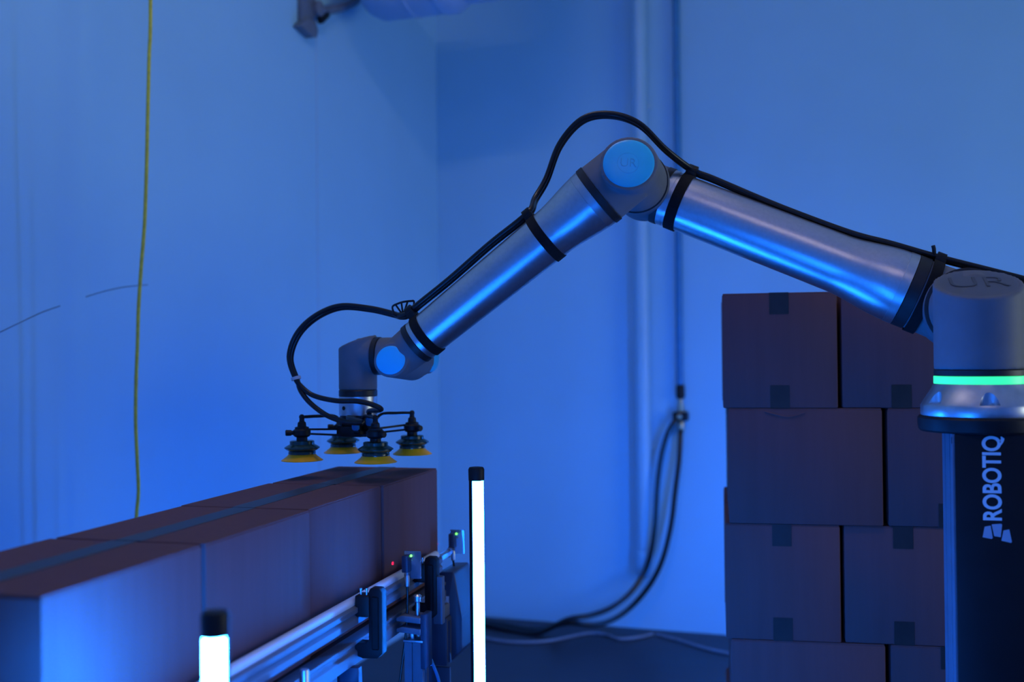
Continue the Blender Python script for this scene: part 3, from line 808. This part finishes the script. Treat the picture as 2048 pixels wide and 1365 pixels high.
for i, (cx, cy) in enumerate(CUP):
    sx = 1 if cx > 0 else -1; sy = 1 if cy > 0 else -1
    cup = obj('suction_lip', rev(B(), [(0, .0530), (.0012, .0535), (.006, .0465), (.012, .0385), (.0172, .0340), (.0172, .028), (.004, .046), (0, .0525)], (cx, cy, 0), Z, 56, cap=False), 'yellow', gr)
    bm = B(); rev(bm, [(.0165, .030), (.0168, .0345), (.0215, .0350), (.0245, .0335), (.0285, .0400), (.0320, .0448), (.0345, .0448), (.0385, .0385), (.0425, .0312), (.050, .0312), (.0515, .029), (.0515, 0)], (cx, cy, 0), Z, 56); obj('bellows', bm, 'green', gr)
    bm = B(); rev(bm, [(.0515, .014), (.060, .014), (.062, .019), (.066, .0225), (.078, .0225), (.082, .018), (.086, .018), (.088, .0115), (.098, .0105), (.101, .007), (.110, .006)], (cx, cy, 0), Z, 28); ft = obj('cup_fitting', bm, 'blackpl', gr)
    kd = V(.8 if i in (1, 2) else -.8, -.5, 0).normalized()
    bm = B(); rev(bm, [(.018, .0055), (.026, .0055), (.027, .0075), (.040, .0080), (.042, .006)], (cx, cy, .072), kd, 16); obj('locking_knob', bm, 'blackpl', ft)
    bm = B(); rev(bm, [(-.0075, 0), (-.0065, .004), (-.004, .0064), (0, .0075), (.004, .0064), (.0065, .004), (.0075, 0)], (cx, cy, .112), Z, 16); obj('ball_joint', bm, 'blackpl', ft)
    # twin strut from the manifold to the cup
    for p_, q_ in (((sx * .045, sy * .018, ht - .022), (cx - sx * .015, cy - sy * .010, .080)), ((sx * .022, sy * .040, ht - .036), (cx - sx * .010, cy - sy * .015, .068))):
        bm = B(); bar(bm, p_, q_, .006, .005); obj('arm_strut', bm, 'blackmetal', gr)
    bm = B(); tube(bm, [(cx, cy, .112), (cx - sx * .03, cy - sy * .03, .113), (cx - sx * .065, cy - sy * .062, .110), (sx * .025, sy * .035, ht - .020)], .0042, 8); obj('air_tube', bm, 'hose', gr)
for (px_, py_, pz_) in ((.055, -.045, .103), (.028, -.070, .092)):
    bm = B(); rev(bm, [(-.016, .007), (-.012, .010), (.004, .010), (.006, .008), (.014, .008), (.015, .0065)], (px_, py_, pz_), V(.15, -.35, .75), 16); obj('hose_connector', bm, 'bluehose', gr)
    bm = B(); bar(bm, (px_ - .004, py_ + .01, pz_ - .014), (px_ * .4, py_ * .3, ht - .026), .018, .018, .003); obj('connector_elbow', bm, 'blackpl', gr)

# ------------------------------------------------------------------ hose bundle along the arm (robot frame)
hs = thing('hose_bundle', 'black double air hose strapped along the robot arm and looping down to the gripper', 'hose', (RO.x, RO.y, RZ0), -PR)
main = [(.60, .27, .12), (.38, .27, .215), (.22, .27, .272), (.1403, .27, .3005), (.0783, .27, .3198), (-.0525, .27, .3600), (-.15, .27, .3935), (-.244, .27, .4236), (-.4074, .27, .4939), (-.5638, .27, .5696), (-.6155, .265, .5937), (-.6755, .20, .6370), (-.7350, .15, .6955), (-.8030, .13, .7190), (-.8691, .12, .7086), (-.9258, .12, .6510), (-.9581, .11, .5668), (-.9800, .08, .5150), (-.9850, .02, .4700), (-1.0778, .02, .4017), (-1.1792, .02, .3207), (-1.2591, .02, .2620), (-1.292, .03, .2395)]
loop = [(-1.292, .03, .2395), (-1.320, .05, .2370), (-1.3450, .07, .2425), (-1.412, .08, .2576), (-1.4939, .08, .2644), (-1.5634, .08, .2389), (-1.6127, .08, .1948), (-1.6344, .08, .1371), (-1.6179, .08, .0829)]
def gl(p):   # gripper-local to robot-local
    c, s = math.cos(-.33), math.sin(-.33)
    w = V(GC.x + c * p[0] - s * p[1], GC.y + s * p[0] + c * p[1], GZ + p[2]) - V(RO.x, RO.y, RZ0)
    c, s = math.cos(PR), math.sin(PR)
    return V(c * w.x - s * w.y, s * w.x + c * w.y, w.z)
c1 = gl((.055 + .003, -.045 - .006, .103 + .015)); c2 = gl((.028 + .003, -.070 - .006, .092 + .014))
def robpt(px, py, o_):
    d = pix(px, py, 1.) - V(0, 0, CAMZ); b_ = V(math.sin(PR), math.cos(PR), 0); a_ = V(math.cos(PR), -math.sin(PR), 0)
    k = (RO.dot(b_) + o_) / d.dot(b_); p = d * k + V(0, 0, CAMZ); q = p - RO
    return V(q.dot(a_), q.dot(b_), p.z - RZ0)
br1 = [robpt(604, 775, .08), robpt(628, 792, .08), robpt(672, 802, .07), robpt(715, 803, .06), robpt(748, 811, .06), robpt(762, 820, .06), c1 + V(0, 0, .008), c1]
br2 = [robpt(602, 783, .08), robpt(622, 808, .08), robpt(655, 832, .075), robpt(690, 844, .07), robpt(725, 846, .065), c2 + V(-.02, 0, .004), c2]
for k, (dx, dyy, dz_, br) in enumerate(((.0, -.0055, .002, br1), (.0, .0065, -.003, br2))):
    off = V(dx, dyy, dz_)
    P = [Vector(p) + off for p in main] + [Vector(p) + off * (1 if i < 5 else 1) for i, p in enumerate(loop)][1:] + br
    bm = B(); tube(bm, P, .0066, 12, 7); obj('hose', bm, 'hose', hs)

def strap(o_, d_, t0, t1, r, anchor):
    bm = B(); rev(bm, [(t0, r - .003), (t0, r), (t1, r), (t1, r - .003)], o_, d_, 64, cap=False)
    s = obj('hose_strap', bm, 'strap', hs)
    m = (t0 + t1) / 2
    base = Vector(o_) + Vector(d_) * m
    up = Vector(anchor) - base; up = (up - Vector(d_) * up.dot(Vector(d_))); dist = up.length; up.normalize()
    bm = B()
    side = Vector(d_).cross(up)
    w = t1 - t0
    prism(bm, [(-.016, -w / 2), (.016, -w / 2), (.016, w / 2), (-.016, w / 2)], base + up * (r - .006), side, Vector(d_), up, max(.012, dist - r + .004), .002)
    obj('strap_buckle', bm, 'blackpl', s)
    bm = B(); rev(bm, [(-w * .42, .0155), (w * .42, .0155)], base + up * (dist), d_, 24); obj('hose_clamp', bm, 'blackpl', s)
    return s
strap(Sx, dU, .074, .099, .0915, (-.0525, .27, .3600))
strap(Sx, dU, LU - .115, LU - .088, .0740, (-.6155, .265, .592))
strap(Fo, dF, .232, .255, .0625, (-.985, .02, .468))
strap(Fo, dF, .606, .627, .0555, (-1.265, .02, .2575))
# tie knot on the shoulder strap
bm = B(); tube(bm, [(-.055, .262, .365), (-.056, .258, .378), (-.058, .256, .386)], .0045, 8); obj('strap_tail', bm, 'blackpl', hs)
# fan-shaped hose guide at the wrist
FG = [robpt(788, 627, .045), robpt(785, 614, .045), robpt(795, 608, .045), robpt(808, 604, .045), robpt(822, 602.5, .045), robpt(828, 604, .045), robpt(826, 622, .045)]
bm = B(); tube(bm, FG, .0026, 8, 5); hg = obj('hose_guide', bm, 'blackpl', hs)
hub = robpt(806, 631, .045)
for a, b_ in ((792, 611), (803, 607), (815, 604.5)):
    bm = B(); tube(bm, [hub.lerp(robpt(a, b_, .045), .1), robpt(a, b_, .045)], .0024, 8, 1, smooth=False); obj('guide_spoke', bm, 'blackpl', hg)
bm = B(); tube(bm, [robpt(787, 627, .045), robpt(797, 632, .045), robpt(810, 633, .045), robpt(826, 626, .045)], .0045, 8, 4); obj('guide_saddle', bm, 'blackpl', hg)
bm = B(); a = Vector(loop[-1]); b_ = (Vector(loop[-1]) - Vector(loop[-2])).normalized()
rev(bm, [(-.004, .0128), (.004, .0128)], a + V(0, .0005, 0), b_, 20); obj('cable_tie', bm, 'white', hs)
